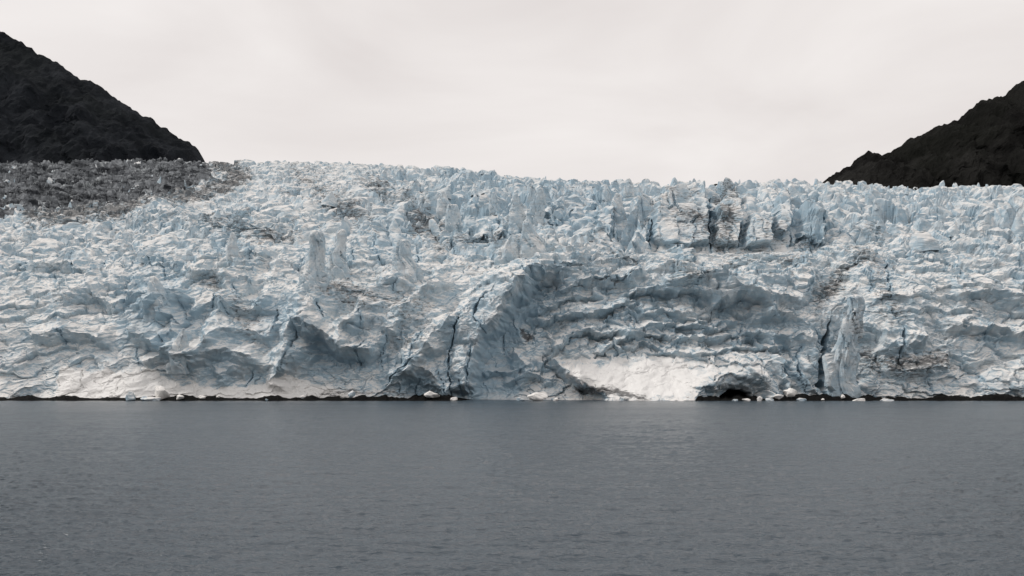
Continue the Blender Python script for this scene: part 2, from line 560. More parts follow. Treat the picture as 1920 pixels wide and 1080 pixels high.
# ---- region masks
bowl = poly_mask([(985, 525), (1100, 500), (1200, 505), (1330, 530), (1430, 560), (1500, 600), (1530, 660), (1520, 700), (1420, 690),
                  (1300, 668), (1180, 658), (1080, 668), (985, 640), (950, 600)], 40)
apron_r = poly_mask([(1045, 700), (1085, 672), (1180, 660), (1300, 668), (1420, 694), (1350, 708), (1310, 722), (1280, 752), (1140, 752), (1080, 728)], 22)
apron_l = poly_mask([(120, 690), (240, 697), (300, 700), (345, 718), (470, 722), (545, 700), (600, 718), (660, 738), (660, 753), (100, 753)], 14)
smooth_left = poly_mask([(120, 760), (120, 600), (300, 560), (480, 560), (600, 700), (580, 760)], 60)

# ---- the amphitheatre right of the central rib
REL -= bowl * 6.5
blob(1010, 640, 110, 110, -5.0, 20, 0.8)
blob(930, 690, 60, 90, -5.0, 10, 0.8)
# central rib: lit left flank, dark right flank
ridge([(1195, 470), (1110, 492), (1040, 505), (1000, 518), (968, 545), (935, 590), (905, 628), (885, 690), (872, 752)],
      [6, 7, 8, 11, 14, 15, 14, 12, 8], 26, 80, 1.0, 0.05)
ridge([(1195, 470), (1110, 492), (1040, 505), (1000, 518), (968, 545), (935, 590), (900, 640)], [1, 1.5, 2, 4, 5, 4, 2], 14, 50, 1.2, 0.05)
# terraces in the bowl
for pts, h, wu, wd in (
        ([(1040, 545), (1090, 528), (1150, 520), (1215, 523)], 7.5, 34, 6),
        ([(1010, 610), (1040, 597), (1100, 588), (1150, 575), (1200, 560)], 8.0, 30, 6),
        ([(1000, 582), (1060, 556), (1130, 545)], 5.5, 24, 6),
        ([(1170, 546), (1230, 540), (1300, 548), (1340, 560)], 7.5, 30, 6),
        ([(1320, 578), (1350, 556), (1400, 556), (1440, 575), (1430, 592)], 8.5, 30, 6),
        ([(1030, 660), (1065, 640), (1110, 618), (1160, 618), (1200, 635)], 8.5, 32, 6),
        ([(1195, 585), (1250, 580), (1310, 590), (1330, 600)], 6.5, 26, 6),
        ([(1100, 668), (1150, 645), (1190, 628), (1240, 622), (1260, 640)], 7.5, 28, 6),
        ([(1210, 610), (1270, 605), (1330, 612), (1390, 612)], 6.5, 24, 6),
        ([(1250, 640), (1320, 632), (1390, 634), (1450, 628)], 6.0, 22, 6),
        ([(1290, 662), (1350, 655), (1420, 660), (1480, 655)], 6.0, 20, 6),
        ([(1200, 655), (1260, 660), (1330, 668)], 3.5, 18, 7),
        ([(1400, 600), (1450, 590), (1500, 600), (1530, 620)], 4.0, 24, 10),
        ([(1430, 640), (1480, 630), (1525, 640)], 3.5, 20, 8)):
    ridge(pts, h * 0.78, wu, wd * 1.2)
# rim above the bowl
ridge([(1195, 500), (1260, 522), (1335, 528), (1400, 545), (1470, 562), (1530, 580)], [4, 5, 6, 6, 5, 3], 40, 14)
slab([(1145, 478), (1160, 468), (1192, 460), (1196, 490), (1188, 505), (1150, 500)], 6.0, 8, (0.05, 0))
ridge([(1262, 530), (1300, 522), (1336, 522)], 5.0, 20, 10)
slab([(1240, 462), (1255, 454), (1292, 456), (1304, 490), (1298, 500), (1272, 498)], 8.0, 9, (0, 0.12), 0.2)
# snow apron spilling from the bowl, and the arch over the cave
RELY += poly_mask([(1040, 700), (1085, 668), (1180, 656), (1300, 664), (1425, 688), (1462, 712), (1480, 770), (1140, 770), (1090, 735)], 20) * (0.5 + np.clip((VW - 662) / 84, 0, 1.1) * 14.0)
ridge([(1270, 752), (1295, 725), (1335, 706), (1390, 703), (1440, 722), (1470, 750)], [0.5, 1, 1.5, 1.5, 1, 0.5], 30, 44, 1.0, 0)
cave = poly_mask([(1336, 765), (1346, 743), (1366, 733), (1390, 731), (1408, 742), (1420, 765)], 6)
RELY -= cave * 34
cave2 = poly_mask([(1268, 785), (1290, 742), (1330, 714), (1388, 706), (1436, 722), (1462, 785)], 34)
RELY -= cave2 * 11
DIRT_SHADE = np.maximum(DIRT_SHADE, cave * 3.0)  # cave inside coloured dark: basal debris and the deep shade painted in
# foot under the apron, left of it

dirt_or_shade([(1075, 725), (1130, 735), (1200, 745)], 16, 0.8)  # dark stroke painting the shadow under the apron's edge
# rib foot and central base
for pts, h, wu, wd in (
        ([(960, 650), (985, 690), (980, 740)], 4.0, 14, 20),
        ([(1020, 652), (1050, 690), (1090, 722)], 5.0, 26, 14),
        ([(905, 700), (940, 690), (975, 700)], 4.0, 22, 10),
        ([(940, 720), (985, 705), (1040, 715)], 4.0, 22, 12),
        ([(1000, 690), (1040, 680), (1070, 700)], 4.0, 16, 14)):
    ridge(pts, h, wu, wd)
slab([(955, 668), (985, 655), (1000, 690), (975, 702), (955, 695)], 4, 8)
# left of the rib: cracked blocks and the blue clefts
crack([(862, 596), (858, 620), (850, 650), (842, 680), (843, 720), (848, 748)], 3.2, 5.6, 0.4)
crack([(912, 560), (900, 580), (890, 600)], 3.6, 4.8, 0.4)
crack([(890, 600), (902, 620), (912, 632)], 4, 4, 0.3)
crack([(790, 672), (760, 690), (735, 712), (722, 730)], 2.9, 5.6, 0.5)
crack([(690, 640), (676, 665), (672, 690)], 3, 4, 0.3)
crack([(598, 572), (602, 590), (612, 606)], 3.5, 5, 0.4)
crack([(523, 580), (527, 600), (521, 630)], 3.2, 4.8, 0.4)
crack([(566, 610), (568, 640), (552, 665), (540, 695)], 3.5, 5, 0.2)
crack([(828, 700), (832, 725), (832, 745)], 2.5, 4.0, 0.4)
crack([(885, 660), (880, 700), (874, 745)], 2.2, 3.2, 0.3)
slab([(860, 600), (880, 590), (910, 620), (905, 650), (880, 665), (852, 650)], 4.5, 10)
slab([(845, 660), (860, 650), (882, 680), (878, 745), (850, 745)], 3.0, 8)
# arch with blue hollow
ridge([(722, 735), (745, 706), (785, 690), (815, 698), (832, 740)], [3, 4.5, 5, 4.5, 3], 26, 24, 1.0, 0)
blob(795, 738, 30, 20, -4, 0, 0.6)
BLUE = np.maximum(BLUE, 0.55 * poly_mask([(735, 748), (755, 712), (790, 700), (822, 712), (832, 748)], 10))
ridge([(730, 620), (760, 655), (800, 690)], 3.5, 16, 14)
ridge([(750, 640), (790, 640), (830, 670)], 4.0, 20, 12)
ridge([(640, 668), (700, 650), (760, 600)], 3.0, 26, 16)
# overhanging block with shaded face
ridge([(572, 640), (585, 626), (605, 630), (640, 650), (690, 664), (700, 676)], [5, 8, 8, 8, 7, 4], 46, 22)
REL -= poly_mask([(575, 645), (605, 640), (690, 672), (690, 690), (640, 705), (575, 690)], 20) * 5
ridge([(590, 520), (565, 545), (545, 600), (560, 640), (548, 690)], [4, 5, 6, 6, 4], 22, 46)
ridge([(605, 525), (575, 560), (570, 600), (580, 625)], [4, 5, 4, 3], 20, 20)
# left slopes: long snowy waves with shaded undersides
for pts, h, wu, wd in (
        ([(240, 545), (280, 560), (300, 590)], 6.0, 30, 24),
        ([(280, 522), (300, 548), (330, 556), (360, 552)], 5.0, 20, 22),
        ([(300, 600), (330, 596), (350, 620)], 4.0, 24, 16),
        ([(240, 625), (290, 632), (320, 650)], 5.0, 26, 14),
        ([(305, 660), (335, 630), (345, 615)], 5.0, 18, 26),
        ([(345, 617), (352, 650), (330, 680)], 4.0, 26, 14),
        ([(360, 595), (420, 575), (470, 582), (520, 560)], 4.0, 30, 14),
        ([(380, 650), (430, 630), (490, 628), (530, 645)], 4.0, 30, 14),
        ([(330, 690), (390, 668), (440, 660), (500, 675)], 4.5, 32, 16),
        ([(400, 715), (450, 688), (520, 682), (560, 700)], 4.0, 30, 18),
        ([(260, 690), (310, 672), (360, 662)], 3.5, 24, 14),
        ([(410, 480), (450, 490), (480, 478), (500, 485)], 6.0, 30, 20),
        ([(340, 500), (400, 510), (450, 530)], 4.0, 26, 14),
        ([(260, 480), (320, 482), (350, 500)], 4.0, 24, 12),
        ([(120, 560), (180, 550), (240, 575)], 5.0, 30, 16),
        ([(60, 640), (130, 620), (220, 640)], 5.0, 30, 16),
        ([(40, 500), (110, 490), (190, 510)], 5.0, 26, 14),
        ([(240, 420), (300, 405), (340, 410), (380, 425)], 5.0, 20, 12),
        ([(370, 425), (420, 415), (470, 420), (540, 425)], 5.0, 20, 12),
        ([(610, 545), (680, 560), (740, 580), (800, 590)], 3.0, 30, 20),
        ([(700, 520), (760, 530), (830, 545)], 3.0, 30, 20),
        ([(620, 610), (700, 605), (780, 612), (850, 600)], 3.5, 30, 20)):
    ridge(pts, h * 1.35, wu * 1.2, wd * 1.25)
for pts, h, wl_, wr_ in (
        ([(610, 530), (585, 580), (560, 630), (535, 690), (505, 730)], 6.0, 26, 40),
        ([(690, 560), (655, 610), (640, 655)], 5.0, 18, 34),
        ([(960, 525), (900, 570), (835, 612), (765, 660), (705, 722)], 6.0, 20, 46),
        ([(862, 598), (805, 650), (748, 700)], 5.0, 16, 34),
        ([(475, 480), (445, 530), (430, 590), (395, 650), (330, 700)], 6.0, 26, 44),
        ([(405, 470), (345, 540), (275, 605)], 5.5, 24, 40),
        ([(760, 505), (695, 558), (655, 625)], 4.5, 20, 36),
        ([(530, 470), (515, 540), (500, 600)], 4.5, 20, 34),
        ([(830, 500), (790, 560), (740, 600)], 4.0, 18, 34)):
    ridge(pts, h, wr_, wl_)
# shoulder under the front peak
ridge([(905, 470), (950, 455), (988, 440), (1020, 465), (1060, 480), (1105, 488)], [4, 6, 9, 9, 7, 4], 20, 34)
ridge([(1020, 452), (1060, 470), (1100, 470), (1145, 465)], 4.0, 18, 16)
# right: deep cleft, column feet, gully
crack([(1556, 600), (1552, 640), (1545, 680), (1542, 720), (1545, 748)], 15, 17, 0.05, 0.3)
crack([(1578, 650), (1576, 700), (1580, 740)], 4, 7, 0.3)
crack([(1600, 700), (1596, 725), (1584, 742)], 3.5, 5, 0.3)
crack([(1466, 668), (1478, 700), (1492, 705), (1510, 740)], 3.5, 5, 0.3)
crack([(1495, 670), (1503, 705), (1510, 740)], 3.5, 5, 0.3)
crack([(1665, 490), (1668, 530), (1664, 570)], 4, 6, 0.35)
crack([(1690, 620), (1684, 660), (1690, 700)], 5, 7, 0.3)
for pts, h, wu, wd in (
        ([(1450, 670), (1470, 700), (1480, 740)], 4.0, 12, 20),
        ([(1480, 665), (1500, 700), (1520, 745)], 4.0, 14, 16),
        ([(1562, 735), (1568, 700), (1574, 668)], 3.0, 10, 16),
        ([(1618, 660), (1628, 700), (1640, 740)], 3.5, 18, 20),
        ([(1640, 640), (1680, 650), (1740, 640)], 5.0, 30, 18),
        ([(1650, 690), (1700, 700), (1780, 690)], 5.0, 30, 18),
        ([(1560, 500), (1600, 480), (1640, 485)], 4.0, 22, 14),
        ([(1620, 570), (1660, 560), (1720, 575)], 4.0, 26, 14),
        ([(1780, 560), (1840, 545), (1920, 565)], 5.0, 30, 16),
        ([(1760, 620), (1840, 610), (1930, 640)], 5.0, 30, 16),
        ([(1400, 500), (1460, 490), (1520, 500)], 3.5, 24, 12),
        ([(1340, 510), (1400, 520), (1480, 530)], 3.5, 24, 12)):
    ridge(pts, h, wu, wd)
blob(1560, 530, 60, 40, -5, -40, 0.9)
# the tall split columns of the right wall
for poly, h in (
        ([(1222, 400), (1245, 352), (1275, 343), (1316, 355), (1326, 392), (1327, 462), (1240, 466), (1222, 450)], 9.0),
        ([(1334, 462), (1335, 400), (1350, 374), (1372, 366), (1386, 376), (1389, 410), (1383, 465)], 10.0),
        ([(1391, 465), (1394, 420), (1404, 400), (1440, 398), (1446, 430), (1444, 465)], 11.0),
        ([(1448, 440), (1450, 390), (1462, 368), (1478, 374), (1484, 420), (1466, 450)], 8.0),
        ([(1180, 470), (1184, 420), (1200, 398), (1216, 410), (1218, 470)], 6.0),
        ([(1110, 440), (1118, 372), (1135, 350), (1150, 372), (1150, 440)], 5.0),
        ([(1490, 440), (1500, 400), (1520, 392), (1540, 410), (1545, 450)], 8.0)):
    slab(poly, h, 6)
crack([(1330, 372), (1330, 410), (1331, 468)], 3.5, 9, 0.5, 0.3)
crack([(1390, 410), (1388, 440), (1385, 468)], 3.2, 8, 0.4, 0.3)
crack([(1221, 410), (1220, 440), (1218, 462)], 3, 5, 0.4)
crack([(1297, 412), (1297, 425), (1296, 438)], 2.2, 3, 0.3)
crack([(1446, 405), (1445, 425), (1446, 440)], 2.5, 5, 0.4)
crack([(1484, 430), (1482, 450), (1478, 462)], 2.5, 5, 0.3)
# ledge under the horns
ridge([(890, 412), (930, 410), (970, 406), (1010, 403), (1040, 400), (1080, 385)], [2, 4, 6, 6, 5, 2], 18, 3)
ridge([(880, 440), (930, 430), (985, 430), (1030, 425)], 5.0, 16, 5)

crack([(925, 412), (960, 408), (1000, 405), (1030, 402)], 2.6, 3, 0.1)
fr = random.Random(21)
for _ in range(70):
    cu_, cv_ = fr.uniform(0, 1920), fr.uniform(440, 735)
    if 1080 < cu_ < 1420 and cv_ > 655: continue
    L_ = fr.uniform(8, 26); an_ = R(fr.choice((80, 95, 110, 65, 125)) + fr.uniform(-14, 14))
    bend = fr.uniform(-5, 5)
    crack([(cu_ - L_ * math.cos(an_), cv_ - L_ * math.sin(an_)), (cu_ + bend, cv_), (cu_ + L_ * math.cos(an_), cv_ + L_ * math.sin(an_))],
          fr.uniform(2.2, 3.4), fr.uniform(1.4, 3.0), 0.3, 0.45)
# ---- grit bands and stained ice
dirt_or_shade([(1610, 480), (1570, 520), (1540, 565)], 42, 0.52)
dirt_or_shade([(1600, 490), (1560, 545)], 20, 0.66)
dirt_or_shade([(1630, 670), (1680, 690), (1760, 680)], 48, 0.75)
dirt_or_shade([(1575, 650), (1590, 600), (1605, 565)], 16, 0.5)
dirt_or_shade([(1490, 460), (1560, 470), (1640, 440)], 40, 0.30)
dirt_or_shade([(400, 545), (450, 570), (460, 610), (480, 640)], 44, 0.42)
dirt_or_shade([(620, 540), (700, 560), (790, 585)], 58, 0.42)
dirt_or_shade([(720, 560), (800, 570), (860, 600)], 46, 0.36)
dirt_or_shade([(680, 640), (760, 640), (830, 620)], 40, 0.28)
dirt_or_shade([(830, 470), (900, 500), (960, 490)], 46, 0.28)
dirt_or_shade([(1380, 480), (1450, 500), (1520, 490)], 46, 0.30)
dirt_or_shade([(1640, 500), (1660, 560), (1680, 600)], 40, 0.34)
dirt_or_shade([(640, 560), (720, 590)], 40, 0.34)
dirt_or_shade([(780, 410), (800, 405), (815, 420)], 26, 0.55)
dirt_or_shade([(1250, 400), (1290, 420), (1330, 450)], 60, 0.30)
dirt_or_shade([(1360, 380), (1365, 450)], 40, 0.42)
dirt_or_shade([(1430, 440), (1470, 450)], 40, 0.32)
dirt_or_shade([(560, 330), (640, 380), (700, 420)], 46, 0.32)
dirt_or_shade([(700, 345), (770, 380)], 40, 0.34)
dirt_or_shade([(800, 440), (880, 440), (930, 435)], 26, 0.34)
dirt_or_shade([(985, 615), (1000, 625)], 16, 0.8)
dirt_or_shade([(1130, 480), (1160, 490)], 30, 0.42)
dirt_or_shade([(1260, 525), (1330, 522)], 18, 0.5)
dirt_or_shade([(600, 745), (700, 735), (760, 742)], 14, 0.5)
dirt_or_shade([(400, 420), (520, 440), (560, 430)], 30, 0.35)
debris = poly_mask([(-200, 290), (240, 296), (370, 300), (398, 312), (402, 328), (378, 345), (360, 358), (300, 372), (235, 380), (80, 392), (-200, 420)], 10)
dirt_or_shade([(400, 300), (455, 330), (380, 362), (240, 388), (60, 402)], 26, 0.62)

flank = poly_mask([(1000, 522), (968, 550), (935, 596), (905, 634), (886, 690), (874, 752), (985, 752), (1000, 700), (960, 660), (985, 620), (1030, 560)], 14)
face2 = poly_mask([(582, 640), (610, 645), (690, 672), (690, 692), (640, 708), (570, 700), (560, 670)], 10)
BLUE = np.maximum(BLUE, 0.55 * flank)  # shade of the flank, block face and hollow put into the ice colour
BLUE = np.maximum(BLUE, 0.45 * face2)
BLUE = np.maximum(BLUE, 0.12 * bowl)
NOISE_W *= 1 - 0.5 * flank
# ---- blue faces; patches on the left paint the slope's shade into the ice
for (cx, cy, r_, a_) in ((845, 395, 20, .5), (880, 420, 22, .45), (300, 580, 75, .5), (330, 655, 34, .5), (530, 600, 46, .4), (440, 620, 60, .22), (420, 700, 60, .2), (740, 700, 40, .3), (960, 720, 80, .12),
                         (590, 480, 40, .2), (1130, 380, 50, .2), (1500, 430, 60, .22), (1330, 420, 16, .45), (300, 500, 50, .22), (740, 440, 60, .2),
                         (430, 440, 50, .25), (900, 350, 90, .2), (1060, 400, 60, .25), (960, 430, 70, .2)):
    ii = box([(cx - r_, cy - r_), (cx + r_, cy + r_)], 2)
    BLUE[ii] = np.maximum(BLUE[ii], a_ * np.clip(1.3 - np.hypot(UW[ii] - cx, VW[ii] - cy) / r_, 0, 1))

# ---- broken-ice relief of the front
NOISE_W *= 1 - 0.75 * np.clip(apron_r, 0, 1)
NOISE_W *= 1 - 0.35 * apron_l
NOISE_W *= 1 - 0.35 * smooth_left
wxn = Xb + 2.2 * fbm(Xb / 7, T / 7, 3, 201)
wtn = T + 2.2 * fbm(Xb / 7, T / 7, 3, 231)
frontw = np.clip(1 - (D - 55) / 60, 0, 1)
NF = int(np.searchsorted(drow, 116.0))
xf, tf, Uf, Vf = wxn[:NF], wtn[:NF], U[:NF], V[:NF]
chunky = np.clip(0.22 + 0.7 * sstep(880, 1020, Uf) + 0.5 * fbm(Xb[:NF] / 45, T[:NF] / 45, 2, 299), 0.1, 1.2)
rf = (3.2 * fbm(xf / 38, tf / 28, 3, 301)
      + 1.0 * chunky * blocks(xf / 15, tf / 11, 311, 1.5, 0.5, 0.25)
      + 0.6 * chunky * blocks(xf / 6.5, tf / 4.6, 321, 1.5, 0.5, 0.25)
      + 1.25 * bowl[:NF] * blocks(xf / 8, tf / 4.2, 325, 1.8, 0.6, 0.14)
      + 0.16 * blocks(xf / 2.6, tf / 2.0, 331, 1.4, 0.4)
      + 0.20 * fbm(xf / 2.0, tf / 1.6, 3, 351, 0.55))
# slabs and creases along the flow of the ice, turning from place to place
ANG = [(300, 600, -20), (450, 690, -20), (430, 560, 0), (680, 560, 20), (800, 640, -40), (960, 480, 0), (1000, 690, -60), (1150, 590, -20), (1350, 610, 0), (1500, 700, 60),
       (1570, 530, -60), (1670, 620, 0), (1300, 500, 0), (100, 620, -20), (1850, 600, 0), (760, 720, -40), (880, 680, 80), (560, 620, -60), (620, 680, 20)]
acc = np.zeros_like(Vf); wsum = np.zeros_like(Vf) + 1e-6
for a_ in sorted(set(k[2] for k in ANG)):
    w_ = 0
    for (cx_, cy_, aa_) in ANG:
        if aa_ == a_: w_ = w_ + np.exp(-((Uf - cx_) ** 2 + (Vf - cy_) ** 2) / (2 * 70.0 ** 2)) + 1e-5
    ca_, sa_ = math.cos(R(a_)), math.sin(R(a_))
    al = xf * ca_ - tf * sa_
    ac = xf * sa_ + tf * ca_
    n_ = (0.7 * ridged(al / 30, ac / 8.0, 2, 700 + int(a_), 0.45) + 0.75 * blocks(al / 19, ac / 6.5, 730 + int(a_), 2.0, 0.7, 0.10)
          + 0.3 * fbm(al / 9, ac / 2.0, 2, 760 + int(a_)))
    acc += w_ * n_; wsum += w_
rough = np.zeros_like(V)
rough[:NF] = rf + 1.35 * acc / wsum
RELN = 1.05 * rough * NOISE_W * frontw * (1 - 0.15 * bowl) * (1 - 0.6 * wallm)
RELN += 1.0 * wallm * sstep(60, 92, D) * sstep(135, 112, D) * blocks(Xb / 7 + 0.5 * fbm(Xb / 6, Zb / 9, 2, 366), Zb / 17, 361, 1.6, 0.7, 0.2)

# ---- the icefall: towers split by crevasses
fx = Xb + 7 * fbm(Xb / 34, Yb / 34, 4, 401)
fy = Yb + 7 * fbm(Xb / 34, Yb / 34, 4, 431)
icew = np.clip((D - 45) / 60, 0, 1)
leftish = sstep(760, 520, U)
amp = (1 - 0.62 * leftish) * (0.55 + 0.45 * np.clip(1 - (D - 250) / 450, 0, 1))
def towers(sx, sy, seed, sharp, edge=0.35):
    f1, f2, cx, cy, dx, dy = voronoi(fx / sx, fy / sy, seed)
    h = h01(cx, cy, seed + 61) ** 1.4
    ta = (h01(cx, cy, seed + 62) - 0.5) * 1.6; tb = (h01(cx, cy, seed + 63) - 0.5) * 1.6
    e = f2 - f1
    top = h * 1.2 + (ta * dx + tb * dy) - sharp * f1 * (0.4 + h01(cx, cy, seed + 64))
    return top * sstep(0, edge, e) - 0.6 * (1 - sstep(0, 0.22, e))
vary = np.clip(0.85 + 0.8 * fbm(Xb / 70, Yb / 70, 2, 555), 0.3, 1.7)
fall = (10.5 * vary * towers(27, 17, 501, 0.85, 0.42) + 4.6 * towers(9.5, 8.5, 521, 1.0, 0.75) * (1.6 - 0.6 * vary)
        + 4.0 * fbm(fx / 60, fy / 60, 4, 561) + 0.35 * fbm(fx / 3.0, fy / 3.0, 2, 571))
fall_l = (4.0 * fbm(fx / 40, fy / 30, 4, 581) + 3.4 * towers(14, 12, 591, 0.5) + 1.6 * blocks(fx / 6, fy / 6, 595, 1.4, 0.5, 0.3) + 0.35 * fbm(fx / 3, fy / 3, 2, 599))
LIFT = (fall * amp * (1 - leftish) + fall_l * leftish * (0.75 + 0.25 * amp)) * icew
LIFT = LIFT + debris * (2.6 * blocks(fx / 9, fy / 11, 661, 1.8, 0.6, 0.2) + 1.2 * blocks(fx / 4, fy / 5, 671, 1.6, 0.5))
# taper the crest line so the skyline keeps its place
LIFT = LIFT - 3.0 * icew
LIFT *= 1 - sstep(1185, 1225, U) * sstep(1510, 1475, U) * (0.9 * sstep(124, 114, D) + 0.45 * sstep(260, 150, D) * sstep(114, 124, D))

# ---- push the sheet out
vy = np.gradient(Yb, axis=0); vz = np.gradient(Zb, axis=0)
ln = np.hypot(vy, vz) + 1e-9
slope_n_y, slope_n_z = -vz / ln, vy / ln               # outward normal in the YZ plane
dirz = np.clip(0.25 + 0.55 * slope_n_z, 0.2, 0.9) * (0.15 + 0.85 * sstep(745, 640, V))
diry = -np.sqrt(1 - dirz ** 2)
hz_ = 0.08 + 0.55 * sstep(120, 210, D)
hy_ = -np.sqrt(1 - hz_ ** 2)
base_fade = sstep(-5, 1.5, D)
X = Xb + 0.9 * fbm(Xb / 5, T / 5, 3, 611) * NOISE_W
Y = Yb + (hy_ * REL + diry * RELN) * (0.35 + 0.65 * base_fade) - RELY
Z = Zb + (hz_ * REL + dirz * RELN) * base_fade + LIFT
X = X + (1.3 * fbm(fx / 6, fy / 6 + Z / 9, 3, 631)) * icew * (1 - 0.7 * wallm)
Y = Y + (1.3 * fbm(fx / 6 + 9, fy / 6 + Z / 9, 3, 641)) * icew * (1 - 0.7 * wallm)

DIRT_SHADE += 0.16 * icew + 0.10 * np.clip(fbm(Xb / 40, T / 40, 3, 888), 0, 1)
BLUE += icew * (0.05 + 0.20 * np.clip(perlin(fx / 14, fy / 14, 651) + 0.1, 0, 1)) * (1 - leftish * 0.5)
# keep the skyline where the ice meets the sky
SKY_U = [-150, 240, 310, 390, 460, 560, 640, 720, 800, 870, 920, 1000, 1080, 1200, 1300, 1400, 1450, 1550, 1620, 1680, 1760, 2070]
SKY_V = [300, 299, 298, 304, 302, 303, 305, 309, 313, 315, 324, 334, 338, 340, 342, 341, 338, 341, 342, 351, 350, 345]
for _ in range(3):
    py_ = HZ - (Z - EYE) / Y * FPX
    top = py_.min(axis=0)
    k_ = 31
    top = np.convolve(np.pad(top, k_ // 2, 'edge'), np.ones(k_) / k_, 'valid')
    dpx = top - np.interp(ucol, SKY_U, SKY_V)            # negative where the ice stands too high
    dpx = np.convolve(np.pad(dpx, 20, 'edge'), np.ones(41) / 41, 'valid')
    Z = Z + (dpx / FPX)[None, :] * Y * sstep(110, 300, D)
VERT = np.stack([X.ravel(), Y.ravel(), Z.ravel()], 1)

idx = np.arange(NU * NV, dtype=np.int32).reshape(NV, NU)
Q = np.stack([idx[:-1, :-1], idx[:-1, 1:], idx[1:, 1:], idx[1:, :-1]], -1).reshape(-1, 4)
fu = UW[:-1, :-1].ravel(); fv = VW[:-1, :-1].ravel(); fd = D[:-1, :-1].ravel()
fdeb = debris[:-1, :-1].ravel()
region = np.where(fd < 88, 0, 1)
NAMES = {0: ('ice_front', M_ICE, None), 1: ('icefall', M_ICE, None)}
def region_poly(rid, name, poly, mat=None, label=None, mask=None):
    m = poly_in(fu, fv, poly) if mask is None else mask
    region[m] = rid
    NAMES[rid] = (name, mat or M_ICE, label)
region_poly(2, 'debris_ice', None, M_DEB, 'grey brown rubble covered ice below the black slope', mask=fdeb + 0.95 * fbm(Xb / 20, Yb / 26, 4, 777)[:-1, :-1].ravel() * (fdeb > 0) > 0.28)
region_poly(3, 'snow_apron', None, M_ICE, 'smooth bright snow slope above the cave', mask=apron_r[:-1, :-1].ravel() > 0.3)
region_poly(4, 'snow_apron', None, M_ICE, 'white avalanche snow along the shore', mask=apron_l[:-1, :-1].ravel() > 0.4)
region_poly(5, 'ice_cave', None, M_GRAVEL, 'black cave mouth in the ice foot', mask=cave[:-1, :-1].ravel() > 0.5)  # gravel black doubles as the cave's painted-in darkness
region_poly(6, 'ice_bowl', None, M_ICE, 'shaded hollow with stepped ice ledges', mask=bowl[:-1, :-1].ravel() > 0.5)
region[(apron_r[:-1, :-1].ravel() > 0.3)] = 3
rid = 10
for poly in (
        [(1222, 400), (1245, 352), (1275, 343), (1316, 355), (1326, 392), (1327, 466), (1240, 468), (1222, 450)],
        [(1336, 466), (1334, 400), (1350, 372), (1372, 364), (1387, 374), (1391, 410), (1385, 467)],
        [(1392, 467), (1394, 420), (1404, 398), (1441, 396), (1446, 430), (1445, 467)],
        [(1447, 440), (1448, 390), (1462, 366), (1479, 372), (1485, 420), (1467, 452)]):
    region_poly(rid, 'ice_column', poly, M_ICE); rid += 1
region_poly(20, 'ice_block', [(1238, 462), (1255, 453), (1294, 455), (1306, 490), (1299, 502), (1270, 500)])
region_poly(21, 'ice_rib', [(1000, 515), (968, 543), (935, 588), (905, 628), (890, 610), (920, 560), (960, 520)])
region_poly(22, 'ice_arch', [(722, 750), (725, 730), (745, 704), (785, 686), (817, 694), (834, 740), (834, 750)])

SNOW = np.maximum(poly_mask([(1030, 705), (1075, 672), (1180, 652), (1300, 660), (1450, 692), (1385, 706), (1318, 722), (1290, 765), (1140, 765), (1075, 735)], 44),
                  poly_mask([(100, 680), (240, 690), (310, 694), (350, 714), (470, 716), (545, 694), (610, 714), (680, 738), (680, 765), (100, 765)], 18))
attD, attB, attS = DIRT_SHADE.ravel(), BLUE.ravel(), SNOW.ravel()
for r_ in sorted(set(region.tolist())):
    q = Q[region == r_]
    used, inv = np.unique(q, return_inverse=True)
    nm, mat, lab = NAMES[r_]
    o = mesh_np(nm, VERT[used] - np.array([0, 400, 0]), inv.reshape(-1, 4), mat, glacier, {'dirt_shade': attD[used], 'blue': attB[used], 'snow': attS[used]})
    if lab: o['label'] = lab

def surf(px, d):
    """displaced surface point nearest to column px, depth d"""
    i = int(np.clip(round((px - U0) / (U1 - U0) * (NU - 1)), 0, NU - 1))
    j = int(np.argmin(np.abs(drow - d)))
    return X[j, i], Y[j, i], Z[j, i]

PXX = X / Y * FPX + 960
PYY = HZ - (Z - EYE) / Y * FPX
def depth_at(px, py, r=4):
    """distance of the ice surface seen at a photo pixel"""
    m = (np.abs(PXX - px) < r) & (np.abs(PYY - py) < r)
    return float(np.min(Y[m])) if m.any() else None

